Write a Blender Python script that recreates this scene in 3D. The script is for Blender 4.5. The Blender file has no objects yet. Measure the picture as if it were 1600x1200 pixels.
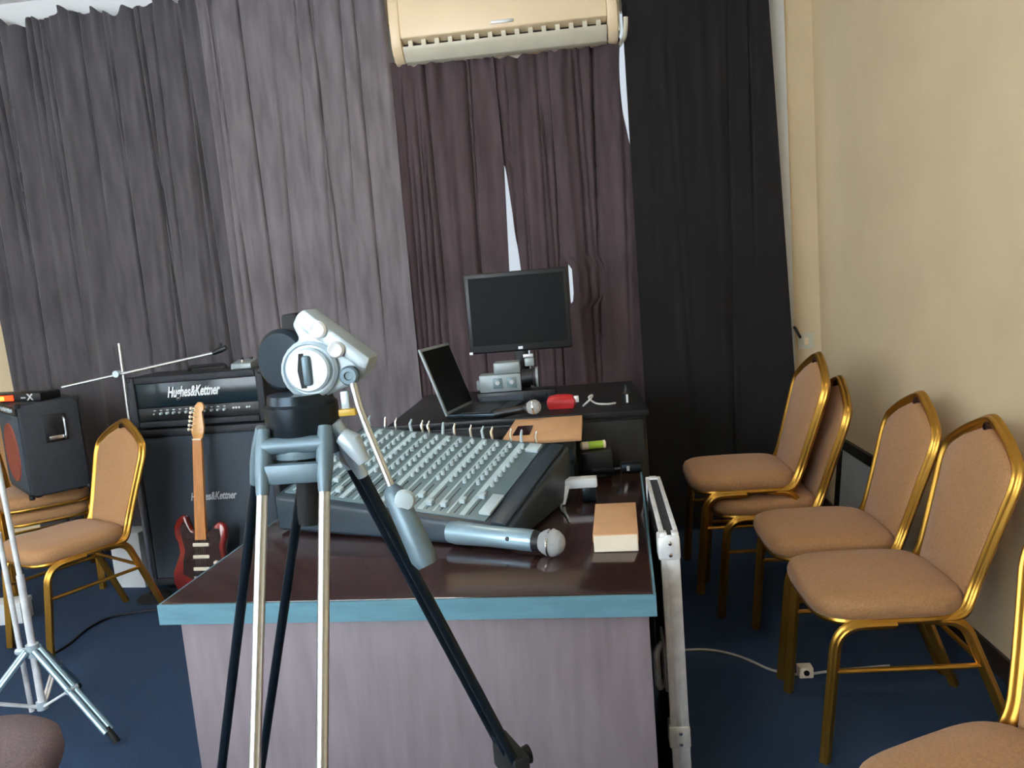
import bpy, bmesh, math, random
from mathutils import Vector, Matrix
random.seed(7)
R = math.radians
SC = bpy.context.scene
COL = SC.collection

# ------------------------------------------------------------------ camera
PSI, TH, RO, FPX = R(5.2), R(7.5), R(4.7), 1200.0
CAM = Vector((0, 0, 1.47))
fwd = Vector((-math.sin(PSI) * math.cos(TH), math.cos(PSI) * math.cos(TH), -math.sin(TH)))
r0 = Vector((math.cos(PSI), math.sin(PSI), 0)); u0 = r0.cross(fwd)
rgt = r0 * math.cos(RO) - u0 * math.sin(RO)
upv = r0 * math.sin(RO) + u0 * math.cos(RO)
cd = bpy.data.cameras.new('camera'); cam = bpy.data.objects.new('camera', cd); COL.objects.link(cam)
cd.sensor_width = 36; cd.lens = 36 * FPX / 1600.0; cd.clip_start = 0.02
M = Matrix((rgt, upv, -fwd)).transposed().to_4x4(); M.translation = CAM
cam.matrix_world = M
SC.camera = cam

# ------------------------------------------------------------------ world, daylight, exposure
w = bpy.data.worlds.new('World'); SC.world = w; w.use_nodes = True
bg = w.node_tree.nodes['Background']
bg.inputs['Color'].default_value = (0.80, 0.90, 1.0, 1); bg.inputs['Strength'].default_value = 1.0

def area(name, loc, tgt, sx, sy, power, col):
    l = bpy.data.lights.new(name, 'AREA'); l.shape = 'RECTANGLE'; l.size = sx; l.size_y = sy
    l.energy = power; l.color = col
    o = bpy.data.objects.new(name, l); COL.objects.link(o); o.location = loc
    o.rotation_euler = (Vector(tgt) - Vector(loc)).to_track_quat('-Z', 'Z').to_euler()
    return o
area('daylight_front_window', (-2.35, -1.62, 1.95), (-2.35, 4, 2.0), 2.9, 2.0, 258, (0.82, 0.92, 1.0))
area('daylight_left_window', (-4.45, 0.6, 1.8), (0, 0.8, 1.5), 2.2, 1.7, 78, (0.78, 0.90, 1.0))
vs = SC.view_settings
vs.view_transform = 'Standard'; vs.look = 'None'; vs.gamma = 1; vs.exposure = 0.0
vs.use_curve_mapping = False

# ------------------------------------------------------------------ helpers
def lin(c):
    c = c / 255.0
    return c / 12.92 if c <= 0.04045 else ((c + 0.055) / 1.055) ** 2.4

def mat(name, rgb, rough=0.5, metal=0.0, noise=0.0, nscale=20.0, bump=0.0, bscale=200.0, stretch=(1, 1, 1), sheen=0.0, coat=0.0, emit=None, spec=None, rgb2=None):
    m = bpy.data.materials.new(name); m.use_nodes = True
    nt = m.node_tree; b = nt.nodes['Principled BSDF']
    c = tuple(lin(v) for v in rgb) + (1,)
    b.inputs['Base Color'].default_value = c
    b.inputs['Roughness'].default_value = rough; b.inputs['Metallic'].default_value = metal
    if spec is not None: b.inputs['Specular IOR Level'].default_value = spec
    if sheen: b.inputs['Sheen Weight'].default_value = sheen; b.inputs['Sheen Roughness'].default_value = 0.4
    if coat: b.inputs['Coat Weight'].default_value = coat; b.inputs['Coat Roughness'].default_value = 0.08
    if emit:
        b.inputs['Emission Color'].default_value = c; b.inputs['Emission Strength'].default_value = emit
    if noise or bump:
        tc = nt.nodes.new('ShaderNodeTexCoord'); mp = nt.nodes.new('ShaderNodeMapping')
        mp.inputs['Scale'].default_value = stretch
        nt.links.new(tc.outputs['Object'], mp.inputs['Vector'])
    if noise:
        n = nt.nodes.new('ShaderNodeTexNoise'); n.inputs['Scale'].default_value = nscale; n.inputs['Detail'].default_value = 5
        nt.links.new(mp.outputs[0], n.inputs['Vector'])
        rp = nt.nodes.new('ShaderNodeValToRGB')
        lo = tuple(v * (1 - noise) for v in c[:3]) if rgb2 is None else tuple(lin(v) for v in rgb2)
        hi = tuple(min(1, v * (1 + noise)) for v in c[:3]) if rgb2 is None else c[:3]
        rp.color_ramp.elements[0].position = 0.3; rp.color_ramp.elements[1].position = 0.7
        rp.color_ramp.elements[0].color = lo + (1,); rp.color_ramp.elements[1].color = hi + (1,)
        nt.links.new(n.outputs['Fac'], rp.inputs['Fac']); nt.links.new(rp.outputs['Color'], b.inputs['Base Color'])
    if bump:
        n2 = nt.nodes.new('ShaderNodeTexNoise'); n2.inputs['Scale'].default_value = bscale; n2.inputs['Detail'].default_value = 3
        nt.links.new(mp.outputs[0], n2.inputs['Vector'])
        bp = nt.nodes.new('ShaderNodeBump'); bp.inputs['Strength'].default_value = bump; bp.inputs['Distance'].default_value = 0.004
        nt.links.new(n2.outputs['Fac'], bp.inputs['Height']); nt.links.new(bp.outputs['Normal'], b.inputs['Normal'])
    return m

class MB:
    """collects shapes; build() links them as one mesh object"""
    def __init__(s): s.v = []; s.f = []
    def add(s, vs, fs):
        k = len(s.v); s.v += [tuple(p) for p in vs]; s.f += [tuple(i + k for i in f) for f in fs]; return s
    def box(s, lo, hi, mtx=None):
        (a, b, c), (d, e, f) = lo, hi
        vs = [(a, b, c), (d, b, c), (d, e, c), (a, e, c), (a, b, f), (d, b, f), (d, e, f), (a, e, f)]
        if mtx: vs = [mtx @ Vector(p) for p in vs]
        return s.add(vs, [(0, 3, 2, 1), (4, 5, 6, 7), (0, 1, 5, 4), (1, 2, 6, 5), (2, 3, 7, 6), (3, 0, 4, 7)])
    def hexa(s, b, t):   # four bottom points, four top points (same order, counter-clockwise from above)
        return s.add(list(b) + list(t), [(0, 3, 2, 1), (4, 5, 6, 7), (0, 1, 5, 4), (1, 2, 6, 5), (2, 3, 7, 6), (3, 0, 4, 7)])
    def tube(s, path, rad, n=12, prof=None, cap=True):
        path = [Vector(p) for p in path]; m = len(path)
        rads = rad if isinstance(rad, (list, tuple)) else [rad] * m
        if prof is None: prof = [(math.cos(2 * math.pi * i / n), math.sin(2 * math.pi * i / n)) for i in range(n)]
        n = len(prof); T = []
        for i in range(m):
            t = path[min(i + 1, m - 1)] - path[max(i - 1, 0)]; T.append(t.normalized())
        ref = Vector((0, 0, 1)) if abs(T[0].z) < 0.9 else Vector((0, 1, 0))
        nn = (ref - T[0] * ref.dot(T[0])).normalized(); vs = []
        for i in range(m):
            if i:
                q = T[i - 1].rotation_difference(T[i]); nn = q @ nn
            nn = (nn - T[i] * nn.dot(T[i])).normalized(); bb = T[i].cross(nn)
            for a, c in prof: vs.append(path[i] + (nn * a + bb * c) * rads[i])
        fs = [(i * n + j, i * n + (j + 1) % n, (i + 1) * n + (j + 1) % n, (i + 1) * n + j) for i in range(m - 1) for j in range(n)]
        if cap: fs += [tuple(range(n - 1, -1, -1)), tuple((m - 1) * n + j for j in range(n))]
        return s.add(vs, fs)
    def cyl(s, a, b, r, r2=None, n=20):
        return s.tube([a, b], [r, r if r2 is None else r2], n)
    def lathe(s, prof, o, ax=(0, 0, 1), n=24):   # prof: (radius, height) list
        o = Vector(o); ax = Vector(ax).normalized()
        x = ax.orthogonal().normalized(); y = ax.cross(x); vs = []
        for r, h in prof:
            for j in range(n):
                a = 2 * math.pi * j / n; vs.append(o + ax * h + (x * math.cos(a) + y * math.sin(a)) * r)
        m = len(prof)
        fs = [(i * n + j, i * n + (j + 1) % n, (i + 1) * n + (j + 1) % n, (i + 1) * n + j) for i in range(m - 1) for j in range(n)]
        fs += [tuple(range(n - 1, -1, -1)), tuple((m - 1) * n + j for j in range(n))]
        return s.add(vs, fs)
    def prism(s, poly, off):   # 3D polygon extruded by vector off
        poly = [Vector(p) for p in poly]; off = Vector(off); n = len(poly)
        return s.add(poly + [p + off for p in poly], [tuple(range(n - 1, -1, -1)), tuple(range(n, 2 * n))] + [(i, (i + 1) % n, (i + 1) % n + n, i + n) for i in range(n)])
    def loft(s, rings):
        n = len(rings[0]); m = len(rings)
        fs = [(i * n + j, i * n + (j + 1) % n, (i + 1) * n + (j + 1) % n, (i + 1) * n + j) for i in range(m - 1) for j in range(n)]
        fs += [tuple(range(n - 1, -1, -1)), tuple((m - 1) * n + j for j in range(n))]
        return s.add([p for r in rings for p in r], fs)
    def build(s, name, m, parent=None, org=(0, 0, 0), bevel=0.0, seg=2, smooth=True, ang=35):
        o = Vector(org)
        me = bpy.data.meshes.new(name); me.from_pydata([Vector(p) - o for p in s.v], [], s.f)
        bm = bmesh.new(); bm.from_mesh(me); bmesh.ops.recalc_face_normals(bm, faces=bm.faces)
        if bevel:
            es = [e for e in bm.edges if len(e.link_faces) == 2 and e.calc_face_angle(0) > R(30)]
            bmesh.ops.bevel(bm, geom=es, offset=bevel, segments=seg, profile=0.5, affect='EDGES', clamp_overlap=True)
        if smooth:
            for f in bm.faces: f.smooth = True
            for e in bm.edges: e.smooth = len(e.link_faces) == 2 and e.calc_face_angle(0) < R(ang)
        bm.to_mesh(me); bm.free()
        me.materials.append(m)
        ob = bpy.data.objects.new(name, me); COL.objects.link(ob)
        if parent: ob.parent = parent
        else: ob.location = o
        return ob

def tag(o, label=None, cat=None, group=None, kind=None):
    for k, v in (('label', label), ('category', cat), ('group', group), ('kind', kind)):
        if v: o[k] = v
    return o
def thing(name, label, cat, loc=(0, 0, 0), rz=0, group=None):
    o = bpy.data.objects.new(name, None); COL.objects.link(o); o.empty_display_size = 0.1
    o.location = loc; o.rotation_euler = (0, 0, rz)
    return tag(o, label, cat, group)
def copy_tree(o, parent=None):
    c = o.copy(); COL.objects.link(c)
    if parent: c.parent = parent
    for ch in list(o.children): copy_tree(ch, c)
    return c
def struct(name, mb, m, **k): return tag(mb.build(name, m, **k), kind='structure')
def ray(x, y): return fwd + rgt * ((x - 800) / FPX) + upv * ((600 - y) / FPX)
def atY(x, y, Y): d = ray(x, y); return CAM + d * (Y / d.y)
def atZ(x, y, z): d = ray(x, y); return CAM + d * ((z - CAM.z) / d.z)
def rnd_path(pts, rad, n=6):   # polyline with rounded corners
    pts = [Vector(p) for p in pts]; out = [pts[0]]
    for i in range(1, len(pts) - 1):
        a, b, c = pts[i - 1], pts[i], pts[i + 1]
        r = min(rad, (a - b).length * 0.48, (c - b).length * 0.48)
        p = b + (a - b).normalized() * r; q = b + (c - b).normalized() * r
        for k in range(n + 1):
            t = k / n; out.append(p * (1 - t) ** 2 + b * 2 * t * (1 - t) + q * t * t)
    return out + [pts[-1]]
def text(s, name, size, m, mtx, parent=None, shear=0.0, ext=0.001, xs=1.0, bold=0.0):
    c = bpy.data.curves.new(name, 'FONT'); c.body = s; c.size = size; c.shear = shear; c.extrude = ext
    c.align_x = 'CENTER'; c.align_y = 'CENTER'; c.resolution_u = 3; c.offset = bold
    t = bpy.data.objects.new(name, c); COL.objects.link(t)
    bpy.context.view_layer.update()
    me = bpy.data.meshes.new_from_object(t.evaluated_get(bpy.context.evaluated_depsgraph_get()))
    bpy.data.objects.remove(t); me.materials.clear(); me.materials.append(m)
    o = bpy.data.objects.new(name, me); COL.objects.link(o)
    me.transform(mtx @ Matrix.Diagonal((xs, 1, 1, 1)))
    if parent: o.parent = parent
    return o

# ------------------------------------------------------------------ materials
M_wall = mat('beige_wall_paint', (226, 204, 166), 0.7, noise=0.04, nscale=3, bump=0.15, bscale=90)
M_ceil = mat('white_ceiling_paint', (250, 251, 252), 0.8, noise=0.02, nscale=4)
M_white = mat('white_paint', (228, 231, 232), 0.5, noise=0.03, nscale=8)
M_carpet = mat('dark_blue_carpet', (38, 62, 92), 0.95, noise=0.3, nscale=160, bump=0.6, bscale=500)
M_base = mat('dark_brown_skirting', (58, 44, 36), 0.45, noise=0.2, nscale=12, stretch=(1, 8, 1))
M_cur1 = mat('charcoal_velvet', (86, 81, 85), 0.9, noise=0.30, nscale=5, stretch=(4, 1, 0.6), bump=0.2, bscale=60, sheen=0.35)
M_cur2 = mat('grey_velvet', (116, 109, 113), 0.9, noise=0.28, nscale=5, stretch=(4, 1, 0.6), bump=0.2, bscale=60, sheen=0.35)
M_cur3 = mat('plum_grey_velvet', (76, 62, 66), 0.9, noise=0.30, nscale=5, stretch=(4, 1, 0.6), bump=0.2, bscale=60, sheen=0.2)
M_cur4 = mat('black_velvet', (23, 21, 23), 0.95, noise=0.2, nscale=5, stretch=(4, 1, 0.6), bump=0.2, bscale=60, sheen=0.05)
M_gold = mat('gold_lacquered_metal', (196, 146, 62), 0.30, 0.9, noise=0.12, nscale=9)
M_fab = mat('tan_woven_fabric', (178, 131, 87), 0.8, noise=0.14, nscale=170, bump=0.5, bscale=420, sheen=0.2)
M_blk = mat('black_plastic', (20, 22, 25), 0.42, noise=0.15, nscale=30)
M_tolex = mat('hazed_black_tolex', (44, 48, 54), 0.6, bump=0.5, bscale=350, noise=0.2, nscale=60)  # black covering, base colour lifted to imitate haze and glare
M_cloth = mat('hazed_black_cloth', (70, 80, 90), 0.85, noise=0.25, nscale=260, bump=0.5, bscale=500)  # black cloth, haze over the cabinet painted into its grey base
M_alu = mat('brushed_aluminium', (214, 218, 220), 0.28, 1.0, noise=0.06, nscale=30, stretch=(1, 1, 6))
M_alu_white = mat('worn_aluminium_edge', (240, 242, 242), 0.38, 0.3, noise=0.15, nscale=24)
M_chrome = mat('chrome_plating', (225, 228, 230), 0.12, 1.0, noise=0.03, nscale=20)
M_head = mat('silver_painted_casting', (196, 210, 216), 0.35, 0.35, noise=0.05, nscale=30)
M_grey = mat('blue_grey_casting', (104, 124, 134), 0.42, 0.3, noise=0.1, nscale=25)
M_dtube = mat('dark_anodised_tube', (38, 48, 56), 0.3, 0.7, noise=0.1, nscale=20)
M_rubber = mat('black_rubber', (16, 18, 20), 0.7, noise=0.1, nscale=40)
M_desk = mat('dark_brown_lacquer', (52, 30, 27), 0.14, noise=0.3, nscale=7, stretch=(1, 9, 9), coat=0.5)
M_edge = mat('blue_grey_edge_banding', (100, 142, 156), 0.35, noise=0.12, nscale=8, stretch=(1, 6, 6))
M_panel = mat('mauve_brown_veneer', (134, 122, 128), 0.4, noise=0.12, nscale=5, stretch=(7, 7, 0.8), bump=0.05, bscale=50)
M_ac = mat('cream_plastic', (246, 222, 184), 0.38, noise=0.02, nscale=6)
M_ac2 = mat('pale_plastic', (214, 208, 188), 0.42, noise=0.05, nscale=10)
M_acd = mat('dark_slot', (60, 52, 44), 0.7, noise=0.2, nscale=30)
M_scr = mat('dark_screen', (12, 15, 17), 0.5, spec=0.15, noise=0.1, nscale=5)
M_red = mat('red_plastic', (190, 36, 40), 0.4, noise=0.1, nscale=20)
M_led = mat('red_lit_display', (255, 60, 20), 0.4, emit=2.5)
M_amb = mat('amber_lamp', (255, 190, 60), 0.4, emit=4.0)
M_card = mat('tan_cardboard', (206, 160, 116), 0.7, noise=0.08, nscale=14)
M_cream = mat('cream_paper', (246, 232, 208), 0.6, noise=0.03, nscale=14)
M_silv = mat('silver_lettering', (225, 228, 230), 0.35, 0.4)
M_maple = mat('amber_maple', (222, 164, 96), 0.35, noise=0.15, nscale=8, stretch=(6, 6, 0.7), coat=0.3)
M_rose = mat('warm_fretboard', (214, 138, 70), 0.45, noise=0.2, nscale=10, stretch=(6, 6, 0.7))
M_gred = mat('red_guitar_lacquer', (156, 42, 34), 0.15, noise=0.4, nscale=7, coat=0.6, rgb2=(84, 24, 22))
M_gdark = mat('dark_tortoise_plastic', (46, 24, 24), 0.25, noise=0.35, nscale=12)
M_mixp = mat('slate_grey_panel', (104, 126, 132), 0.4, 0.2, noise=0.1, nscale=12)
M_mixd = mat('dark_slate_body', (40, 54, 64), 0.4, noise=0.12, nscale=10)
M_mixl = mat('pale_blue_print', (176, 196, 200), 0.45, noise=0.08, nscale=40)
M_knob = mat('pale_knob_plastic', (178, 194, 198), 0.3, noise=0.05, nscale=40)
M_green = mat('lime_green_label', (166, 200, 62), 0.5, noise=0.05, nscale=30)
M_yel = mat('yellow_plastic', (206, 166, 62), 0.45, noise=0.1, nscale=30)
M_cable = mat('off_white_cable', (190, 186, 178), 0.6, noise=0.1, nscale=30)
M_bcab = mat('black_cable', (18, 20, 24), 0.6, noise=0.1, nscale=30)
M_mic = mat('silver_blue_mic_body', (142, 168, 180), 0.32, 0.5, noise=0.06, nscale=20)
M_stool = mat('grey_brown_upholstery', (120, 102, 102), 0.8, noise=0.15, nscale=120, bump=0.4, bscale=300)
M_camc = mat('grey_camcorder_plastic', (150, 160, 162), 0.4, 0.2, noise=0.08, nscale=30)
M_orange = mat('red_brown_grille', (150, 72, 54), 0.7, noise=0.3, nscale=120, bump=0.6, bscale=240)
M_board = mat('pale_grey_board', (188, 194, 196), 0.6, noise=0.08, nscale=6)
M_glass = bpy.data.materials.new('window_glass'); M_glass.use_nodes = True
_b = M_glass.node_tree.nodes['Principled BSDF']; _b.inputs['Transmission Weight'].default_value = 1.0; _b.inputs['Roughness'].default_value = 0.0; _b.inputs['IOR'].default_value = 1.02

# ------------------------------------------------------------------ room shell
XR, YB, XL, YF, ZC = 1.36, 4.45, -4.3, -1.5, 3.27
struct('floor', MB().box((XL - .15, YF - .15, -0.1), (XR + .15, YB + .2, 0)), M_carpet, smooth=False)
struct('ceiling', MB().box((XL - .15, YF - .15, ZC), (XR + .15, YB + .2, ZC + .1)), M_ceil, smooth=False)
struct('wall_right', MB().box((XR, YF - .15, 0), (XR + .15, YB + .2, ZC)), M_wall, smooth=False)
def holed(axis, c0, c1, lo, hi, z0, z1, h):  # wall slab with one rectangular opening h=(a,b,za,zb)
    m = MB()
    for a, b, p, q in ((lo, h[0], z0, z1), (h[1], hi, z0, z1), (h[0], h[1], z0, h[2]), (h[0], h[1], h[3], z1)):
        if axis == 'x': m.box((a, c0, p), (b, c1, q))
        else: m.box((c0, a, p), (c1, b, q))
    return m
WB = (-3.0, 1.12, 0.95, 2.95)
struct('wall_back', holed('x', YB, YB + .2, XL - .15, XR, 0, ZC, WB), M_wall, smooth=False)
struct('wall_front', holed('x', YF - .15, YF, XL - .15, XR, 0, ZC, (-3.8, -0.9, 0.95, 2.95)), M_wall, smooth=False)
struct('wall_left', holed('y', XL - .15, XL, YF, YB, 0, ZC, (-0.5, 1.7, 0.95, 2.65)), M_wall, smooth=False)
def window(name, axis, c, a0, a1, z0, z1, nm):
    f = MB()
    def bar(p0, p1, q0, q1, d=0.04):
        if axis == 'x': f.box((p0, c - d / 2, q0), (p1, c + d / 2, q1))
        else: f.box((c - d / 2, p0, q0), (c + d / 2, p1, q1))
    t = 0.055
    bar(a0, a1, z0, z0 + t); bar(a0, a1, z1 - t, z1); bar(a0, a0 + t, z0 + t, z1 - t); bar(a1 - t, a1, z0 + t, z1 - t)
    for k in range(1, nm):
        x = a0 + (a1 - a0) * k / nm; bar(x - t / 2, x + t / 2, z0 + t, z1 - t)
    o = struct(name, f, M_white, smooth=False)
    for k in range(nm):
        x0 = a0 + (a1 - a0) * k / nm + t; x1 = a0 + (a1 - a0) * (k + 1) / nm - t
        p = MB()
        if axis == 'x': p.box((x0, c - .003, z0 + t), (x1, c + .003, z1 - t))
        else: p.box((c - .003, x0, z0 + t), (c + .003, x1, z1 - t))
        p.build('pane', M_glass, o, smooth=False)
window('window_1', 'x', YB + .07, WB[0], WB[1], WB[2], WB[3], 4)
window('window_2', 'x', YF - .05, -3.8, -0.9, 0.95, 2.95, 3)
window('window_3', 'y', XL - .05, -0.5, 1.7, 0.95, 2.65, 2)
struct('baseboard_right', MB().box((XR - .014, YF, 0), (XR, YB, .09)), M_base, bevel=.003)
struct('baseboard_back', MB().box((XL, YB - .014, 0), (XR - .014, YB, .09)), M_base, bevel=.003)
struct('trim_1', MB().prism([(XL, YB, ZC), (XL, YB - .07, ZC), (XL, YB - .055, ZC - .03), (XL, YB - .02, ZC - .12), (XL, YB, ZC - .16)], (XR - XL, 0, 0)), M_ceil)
struct('trim_2', MB().box((WB[1] - .01, YB - .03, WB[2] - .06), (WB[1] + .09, YB - .001, WB[3] + .06)), M_white, bevel=.004)

# ------------------------------------------------------------------ curtains
def curtain(name, label, m, Y0, xl, xr, zt, zb, nf, depth, seed, ruffle=True):
    """xl(z), xr(z) give the two side edges; creases of random place, width and drift"""
    rg = random.Random(seed); W = xr(1.5) - xl(1.5); nx = max(40, int(W / 0.006)); nz = 60
    cr = []
    for _ in range(nf):
        sharp = rg.random() < .45
        cr.append((rg.random(), rg.uniform(.004, .010) if sharp else rg.uniform(.015, .05), (rg.uniform(.5, 1.1) if sharp else rg.uniform(-.8, .4)) * depth,
                   rg.uniform(-.035, .02), rg.uniform(-.8, .9), rg.uniform(.9, 3.2)))
    vs = []; fs = []
    for i in range(nz + 1):
        tz = i / nz
        for j in range(nx + 1):
            tx = j / nx; y = 0; z0 = zt
            if ruffle: z0 = zt + .016 * math.sin(tx * W * 34 + seed) + .02 * math.sin(tx * W * 11.3 + 2 * seed) + .010 * math.sin(tx * W * 71 + seed)
            z = z0 + (zb - z0) * tz
            x = xl(z) + (xr(z) - xl(z)) * tx
            for c, wd, d, sl, za, zl in cr:
                u = (x - xl(1.5)) - (c * W + sl * (zt - z))
                s_ = u / wd
                if abs(s_) < 3:
                    a = max(0, min(1, (za + zl - (zt - z)) / .7)) * max(0, min(1, ((zt - z) - za + .6) / .7))
                    y += d * a * math.exp(-s_ * s_)
            y += .30 * depth * math.sin(tx * W * 7 + seed + .5 * (zt - z)) + .14 * depth * math.sin(tx * W * 19 + 2 * seed - .4 * z)
            if ruffle:
                g = max(0, 1 - (zt - z) / .22); y += g * g * .014 * math.sin(tx * W * 85 + seed + 3 * math.sin(tx * W * 9))
            vs.append((x, Y0 + y, z))
    for i in range(nz):
        for j in range(nx):
            a = i * (nx + 1) + j; fs.append((a, a + 1, a + nx + 2, a + nx + 1))
    o = MB().add(vs, fs).build(name, m, org=(xl(1.5), Y0, zb), ang=80)
    md = o.modifiers.new('thickness', 'SOLIDIFY'); md.thickness = 0.004
    return tag(o, label, 'curtain', 'velvet curtains along the back wall')
def ovl(z, z0): return .05 * max(0.0, min(1.0, (z - z0) / .12))
def bump_(z, c, h, a, p=2):
    t = abs(z - c) / h
    return a * (1 - t ** p) if t < 1 else 0.0
def slit1(z): return max(0.0, (2.13 - z)) / 0.59 * .030 if z > 1.25 else max(0, .044 * (z - .3) / .95)
curtain('curtain', 'charcoal velvet curtain at the far left of the back wall', M_cur1, 4.33, lambda z: -3.46 + .03 * (3.1 - z), lambda z: -1.925 + .02 * (2.4 - z) * .3, 3.16, .06, 46, .030, 3)
curtain('curtain', 'lighter grey velvet curtain left of the air conditioner', M_cur2, 4.30, lambda z: -1.945 + .005 * (2.4 - z), lambda z: -.915, 3.18, .06, 22, .026, 11)
curtain('curtain', 'plum grey velvet curtain under the air conditioner left of the white slit', M_cur3, 4.33, lambda z: -.955, lambda z: -.338 + .02 * (2.13 - z) - slit1(z), 2.71, .06, 22, .028, 5)
curtain('curtain', 'plum grey velvet curtain behind the monitor right of the white slit', M_cur3, 4.352, lambda z: -.336 + .02 * (2.13 - z) + slit1(z) - ovl(z, 2.10), lambda z: -.024 - bump_(z, 1.44, .13, .004, 8), 2.71, .06, 12, .026, 8)
curtain('curtain', 'narrow plum grey velvet curtain beside the black curtain', M_cur3, 4.345, lambda z: -.058 + bump_(z, 1.44, .13, .050, 8), lambda z: .372 - bump_(z, 2.48, .42, .055), 2.71, .06, 12, .026, 15)
curtain('curtain', 'black velvet curtain by the right wall, darkest of the curtains', M_cur4, 4.26, lambda z: .345 + .0 * z, lambda z: 1.09 + .035 * (2.8 - z), 3.2, .04, 14, .016, 21)

# ------------------------------------------------------------------ air conditioner
ac = thing('air_conditioner', 'cream wall mounted air conditioner above the curtains', 'air conditioner', (-.28, YB, 2.68))
def acm(): return MB()
X0, X1 = -.6, .6
prof = [(0, 0.015), (-.10, 0.0), (-.16, 0.012), (-.205, 0.05), (-.228, .10), (-.235, .18), (-.232, .30), (-.21, .335), (0, .335)]
# housing with a recessed outlet slot between two end cheeks
pr_in = [(0, 0.015), (-.10, .004), (-.135, .012), (-.15, .10), (-.228, .115), (-.235, .18), (-.232, .30), (-.21, .335), (0, .335)]
hb = MB().prism([(X0 + .055, y, z) for y, z in pr_in], (1.2 - .11, 0, 0))
hb.prism([(X0, y, z) for y, z in prof], (.055, 0, 0)); hb.prism([(X1 - .055, y, z) for y, z in prof], (.055, 0, 0))
hb.build('housing', M_ac, ac, bevel=.008, seg=3)
MB().box((X0 + .056, -.158, .015), (X1 - .056, -.148, .112)).build('outlet_slot', M_acd, ac, smooth=False)
fl = MB().prism([(X0 + .06, y, z) for y, z in [(-.13, .0), (-.165, .008), (-.212, .052), (-.222, .074), (-.214, .076), (-.16, .022), (-.13, .010)]], (1.2 - .12, 0, 0)).build('air_flap', M_ac2, ac, bevel=.002)
for k in range(15):
    x = X0 + .10 + k * (1.0 / 14)
    MB().box((-.012 + x, -.20, .06), (.012 + x, -.155, .108)).build('louvre_vane', M_ac2, ac, smooth=False)
MB().box((-.06, -.242, .135), (.06, -.234, .15)).build('badge', M_silv, ac, bevel=.002)
MB().box((X1 - .001, -.20, .04), (X1 + .012, -.02, .30)).build('side_cap', M_ac2, ac, bevel=.006)
pipe = MB().tube(rnd_path([(.33, 4.40, 2.69), (.345, 4.20, 2.67), (.352, 4.17, 2.72), (.354, 4.165, 2.76)], .03), .012, 8).build('drain_pipe', M_ac2, org=(.33, 4.40, 2.69))
tag(pipe, 'short pale drain pipe at the right end of the air conditioner', 'pipe')

# ------------------------------------------------------------------ warm ceiling lamp above the picture
M_opal = mat('opal_glass', (255, 226, 184), 0.5, emit=3.0)
cl = thing('ceiling_light', 'round opal ceiling light above the rear equipment', 'ceiling light', (-.9, 2.9, ZC))
MB().lathe([(.20, 0), (.20, -.03), (.18, -.035)], (0, 0, 0), (0, 0, 1), 32).build('base', M_white, cl)
MB().lathe([(.185, -.03), (.18, -.06), (.14, -.085), (.06, -.098), (.01, -.10)], (0, 0, 0), (0, 0, 1), 32).build('shade', M_opal, cl, ang=60)
lamp = area('ceiling_lamp_light', (-.9, 2.9, ZC - .12), (-.9, 2.9, 0), .36, .36, 9, (1.0, .78, .54))

# ------------------------------------------------------------------ right wall bits
sw = thing('light_switch', 'beige light switch on the pale pier beside the black curtain', 'switch', (1.275, YB, 1.01))
MB().box((-.045, -.009, -.045), (.045, 0, .045)).build('plate', M_ac2, sw, bevel=.003)
MB().box((-.012, -.015, -.02), (.012, -.008, .02)).build('rocker', M_ac, sw, bevel=.002)
hk = MB().tube(rnd_path([(1.205, YB - .005, 1.10), (1.21, YB - .04, 1.09), (1.225, YB - .05, 1.05), (1.235, YB - .045, 1.035)], .02), .008, 8).build('curtain_hook', M_blk, org=(1.205, YB, 1.06))
tag(hk, 'small dark hook on the pier above the light switch', 'hook')
fp = thing('framed_board', 'grey board in a dark frame leaning on the right wall behind chairs', 'framed board', (1.30, 3.86, 0))
ty = Matrix.Rotation(R(5), 4, 'Y')
fm = MB()
for a, b, c, d in ((-.26, -.2, 0, .52), (.2, .26, 0, .52), (-.2, .2, 0, .05), (-.2, .2, .47, .52)):
    fm.box((-.012, a, c), (.012, b, d), ty)
fm.build('frame', M_blk, fp, smooth=False)
MB().box((-.006, -.2, .05), (.006, .2, .47), ty).build('board', M_board, fp, smooth=False)

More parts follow.
